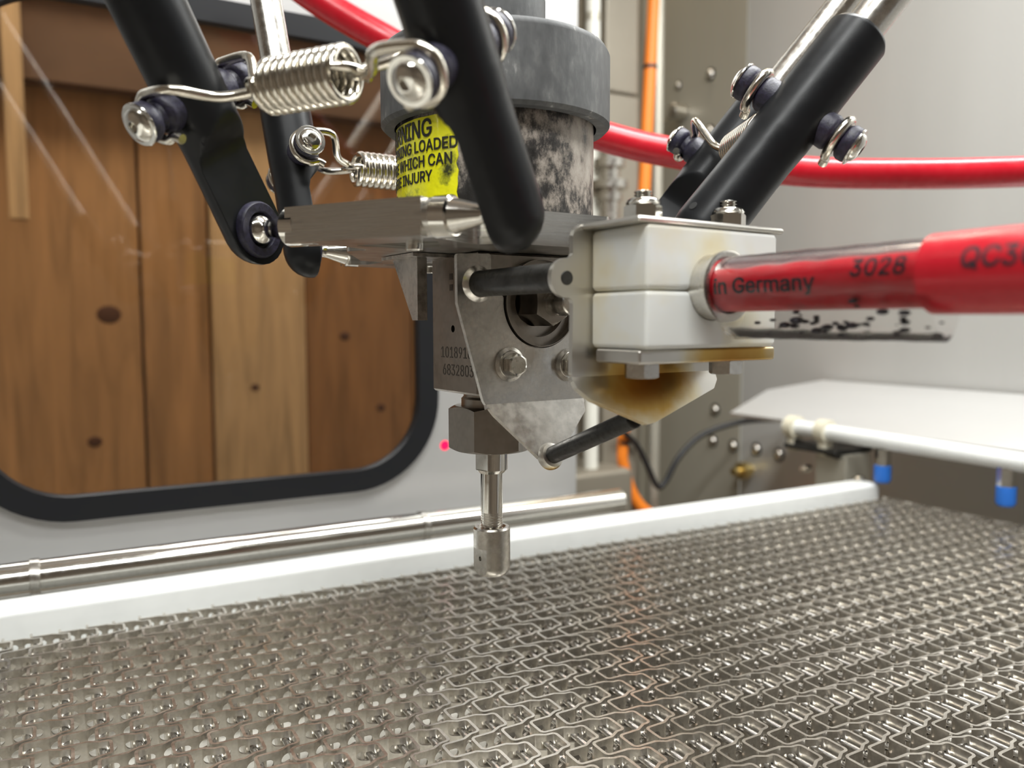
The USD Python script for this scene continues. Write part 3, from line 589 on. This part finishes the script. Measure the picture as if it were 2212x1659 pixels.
def hose_text(txt, n0, h, r, phi, sx=1):
    """lettering that runs along the hose, phi = degrees above the side that faces left"""
    m = meshkit.text_mesh(txt, h, .12, bold=True).subdivide_to_size(1.5, max_iter=5); v = m.vertices
    th = math.radians(phi) + v[:, 1] / r; rad = r + .05 + v[:, 2]
    m.vertices = hp(0) + (n0 + v[:, 0] * sx)[:, None] * N + rad[:, None] * (-np.cos(th)[:, None] * U + np.sin(th)[:, None] * Z); m.fix_normals(); return m
hs.add('print', hose_text('in Germany', 115.5, 4.6, 8.2, -18, 1.1), 'ink', False, label='black printed words in Germany')
hs.add('print', hose_text('3028', 163.5, 4.8, 8.2, 4, .95), 'ink', False, label='black printed number')
hs.add('print', hose_text('QC30', 194, 5.0, 10.45, 6, .9), 'ink', False, label='black print on the outer cover')
gr = []
for q in range(60):
    n_ = rng.normal(158, 13); th = math.radians(rng.normal(-62, 16)); c = hp(n_) + 9.25 * 1 * 0.93 * (-math.cos(th) * U) + Z * 9.0 * math.sin(th) * (1 + .70 * max(0, -math.sin(th))**1.5)
    s_ = abs(rng.normal(.5, .35)) + .15
    gr.append(T(trimesh.creation.icosphere(1, s_), np.array([[1.6, 0, 0, c[0]], [0, 1.6, 0, c[1]], [0, 0, .8, c[2]], [0, 0, 0, 1]])))
hs.add('grime', cat_(gr), 'ink', 60, kind='stuff', label='black crumbs caught in the clear sleeve')

# ------------------------------------------------------------------ background hoses, cables, pipes
hpts = [(110, 580, 430), (161, 560, 391), (204, 533, 361), (258, 500, 326), (323, 463, 300), (369, 436, 287), (440, 396, 275), (505, 358, 272.5), (574, 321, 274), (680, 262, 279)]
single('hose', tube(spline(hpts, 8), 10.2, 28), 'red_hose', 'red hose curving behind the cutting head from upper left to right edge', 'hose', 40)
oc = [(724, 900, 760), (719, 900, 609), (711, 900, 460), (705, 900, 342), (690, 900, 180), (673, 900, 15), (675, 900, -27), (690, 895, -70), (716, 885, -96), (770, 870, -112), (850, 850, -118)]
t = Thing('orange_cable', 'bright orange cable hanging down the corner and curling at the bottom', 'cable', (690, 900, 0))
t.add('cable_jacket', tube(spline(oc, 8), 8.4, 24), 'orange_cable', 40)
for c, zz in (((714.5, 900, 520), 520), ((674, 900, 8), 8)): t.add('cable_tie', T(lathe([(8.3, -2.5), (9.6, -2.3), (9.6, 2.3), (8.3, 2.5)], 28), frame(c, Z)), 'black_cable')
bc = [(655, 880, 30), (690, 890, 4), (712, 892, -30), (727, 890, -57), (740, 888, -50), (762, 884, -15), (800, 878, 14), (845, 850, 32), (868, 800, 40)]
single('black_cable', tube(spline(bc, 8), 4.2, 16), 'black_cable', 'thin black cable drooping in a V beside the orange cable', 'cable', 40)
def upright(name, x, y, r, mtl, label, z0=-420, z1=1250, seams=()):
    t = Thing(name, label, 'pipe', (x, y, z0)); M = frame((x, y, 0), Z)
    t.add('pipe_body', lathe([(0, z0), (r, z0), (r, z1), (0, z1)], 32, M), mtl)
    for s_ in seams: t.add('joint_sleeve', lathe([(r, s_ - 5), (r * 1.08, s_ - 4.5), (r * 1.08, s_ + 4.5), (r, s_ + 5)], 32, M), 'wall_steel_warm')
upright('upright_pipe', 606, 880, 9.5, 'white_paint', 'white upright pipe in the corner right of the grey cap', seams=(560, 700))
upright('upright_pipe', 700, 935, 5.5, 'steel', 'thin steel upright pipe just left of the orange cable')
upright('upright_pipe', 752, 930, 8, 'wall_steel_warm', 'steel upright pipe just right of the orange cable')
t = Thing('steel_column', 'broad steel column with a seam in the corner left of the orange cable', 'column', (662, 915, -420))
t.add('column_lower', rbox((640, 900, -420), (697, 960, 478), 4), 'column_steel')
t.add('column_upper', rbox((642, 902, 480), (697, 960, 1250), 4), 'column_steel')
t = Thing('pipe_elbow', 'blurred steel pipe fitting low in the corner behind the dark cylinder', 'pipe fitting', (630, 850, 360))
for zz, r in ((375, 20), (348, 24), (333, 17)): t.add('flange', lathe([(0, zz - 6), (r, zz - 5), (r, zz + 5), (0, zz + 6)], 32, frame((618, 860, 0), Z)), 'steel')
t.add('body', lathe([(0, 280), (13, 280), (13, 400), (0, 400)], 32, frame((618, 860, 0), Z)), 'steel')
single('machine_base', rbox((530, 850, -200), (655, 1000, -18), 8), 'column_steel', 'low steel housing in the corner behind the white rail', 'housing')
# bolts and holes on the right-hand panel
for y, z_, r, lab in ((984, 559, 7, 'steel bolt high on the beige panel'), (1060, 561, 5, 'small steel bolt near the left edge of the beige panel'), (984, 473, 7, 'steel bolt on the beige panel below the higher one'),
                   (962, 36, 7, 'steel bolt below the bracket tip, above the lower bolt row'), (966, -14, 7, 'leftmost steel bolt of the low row on the right wall'), (921, -16, 7, 'second steel bolt of the low row on the right wall'), (873, -15, 7, 'third steel bolt of the low row on the right wall'), (829, -17, 7, 'rightmost steel bolt of the low row on the right wall')):
    t = Thing('wall_bolt', lab, 'bolt', (900, y, z_)); M = frame((900, y, z_), (-1, 0, 0))
    t.add('washer', cyl(r * 1.45, 0, 1.2, .3, 28, M), 'dark_steel')
    t.add('bolt_head', lathe([(0, 1), (r, 1), (r * .95, r * .5), (r * .6, r * .85), (0, r * .95)], 28, M), 'steel', 40)
t = Thing('wall_lever', 'small beige lever bolted to the right panel above the red hose', 'lever', (890, 1045, 505))
t.add('lever_bar', tri(m3.Manifold.hull_points(np.array([(880 + dx, y, z_ + dz) for y, z_ in ((1046, 514), (1108, 487)) for dx in (0, 8) for dz in (-6, 6)], np.float32))), 'wall_steel_warm')
t.add('lever_bolt', lathe([(0, -14), (13, -14), (13, 10), (9, 14), (0, 15)], 28, frame((884, 1046, 514), (-1, 0, 0))), 'steel', 40)
single('brass_fitting', T(lathe([(0, 0), (9, 0), (9, 8), (13, 9), (13, 20), (6, 21), (6, 34), (0, 34)], 28), frame((900, 886, -48), (-1, 0, 0))), 'brass', 'small brass fitting low on the right wall above the white rail', 'fitting')

# ------------------------------------------------------------------ hood, spray pipe and nozzles over the belt end
hdp = [(726, 61), (790, 87), (893, 96), (893, 93), (790, 83.5), (728, 57)]
hood = trimesh.creation.extrude_polygon(Polygon(hdp), 560, engine='earcut')
hood.apply_transform(np.array([[1, 0, 0, 0], [0, 0, -1, 750], [0, 1, 0, 0], [0, 0, 0, 1.]]))
single('belt_hood', hood, 'hood_white', 'pale sheet metal hood over the far right end of the belt', 'hood', 20)
t = Thing('spray_pipe', 'white pipe with two beige clips in front of the pale hood', 'pipe', (710, 500, 55))
t.add('pipe_body', lathe([(0, 0), (8.2, 0), (8.2, 560), (0, 560)], 32, frame((710, 645, 57), (0, -1, -.013))), 'white_rail')
for y in (634, 592):
    t.add('pipe_clip', lathe([(8.0, -6), (12.5, -6), (12.5, 6), (8.0, 6), (8.0, -6)], 32, frame((710, y, 57), (0, -1, 0))), 'beige_plastic', 30)
    t.add('clip_foot', rbox((704, y - 5, 30), (718, y + 5, 47), 2), 'beige_plastic')
for y, lab in ((521, 'left blue-tipped spray nozzle under the white pipe'), (400, 'right blue-tipped spray nozzle near the right edge')):
    t = Thing('spray_nozzle', lab, 'nozzle', (710, y, 14)); M = frame((710, y, 0), Z)
    t.add('nozzle_body', hexa(7.6, 30, 48, M), 'steel_bright', 20)
    t.add('blue_tip', tri(m3.Manifold.hull_points(np.vstack([[(710 + 8.2 * math.cos(a), y + 8.2 * math.sin(a), zz) for a in np.linspace(0, 6.28, 17)] for zz in (17, 31)] + [[(710 + 6.5 * math.cos(a), y + 6.5 * math.sin(a), 14) for a in np.linspace(0, 6.28, 17)]]).astype(np.float32))), 'blue_plastic', 30)
t = Thing('hood_post', 'dark steel post standing at the far end of the white rail', 'post', (722, 590, -30))
t.add('post_body', rbox((712, 566, -40), (752, 606, 34), 2), 'wall_steel_warm')
t.add('support_arm', rbox((700, 570, 34), (760, 640, 39), 1.5), 'dark_steel')
t.add('gusset', tri(m3.Manifold.hull_points(np.array([(x, y, z_) for x in (705, 712) for y, z_ in ((640, 39), (640, 46), (572, 30), (572, 36))], np.float32))), 'dark_steel')
for y in (612, 545): t.add('post_bolt', lathe([(0, 0), (7, 0), (6.4, 4), (3, 6), (0, 6.4)], 24, frame((706, y, 12 if y > 600 else 11), (-.3, 0, 1))), 'steel_bright', 40)
single('emissive_laser_dot', T(lathe([(0, 0), (4.2, 0), (3.8, .5), (0, .6)], 24), frame((287.6, WY, 67), (0, -1, 0))), 'laser_red', 'tiny glowing disc painting a red laser spot on the steel wall left of the nozzle nut', 'light spot')  # glowing disc stands in for laser light falling on the wall
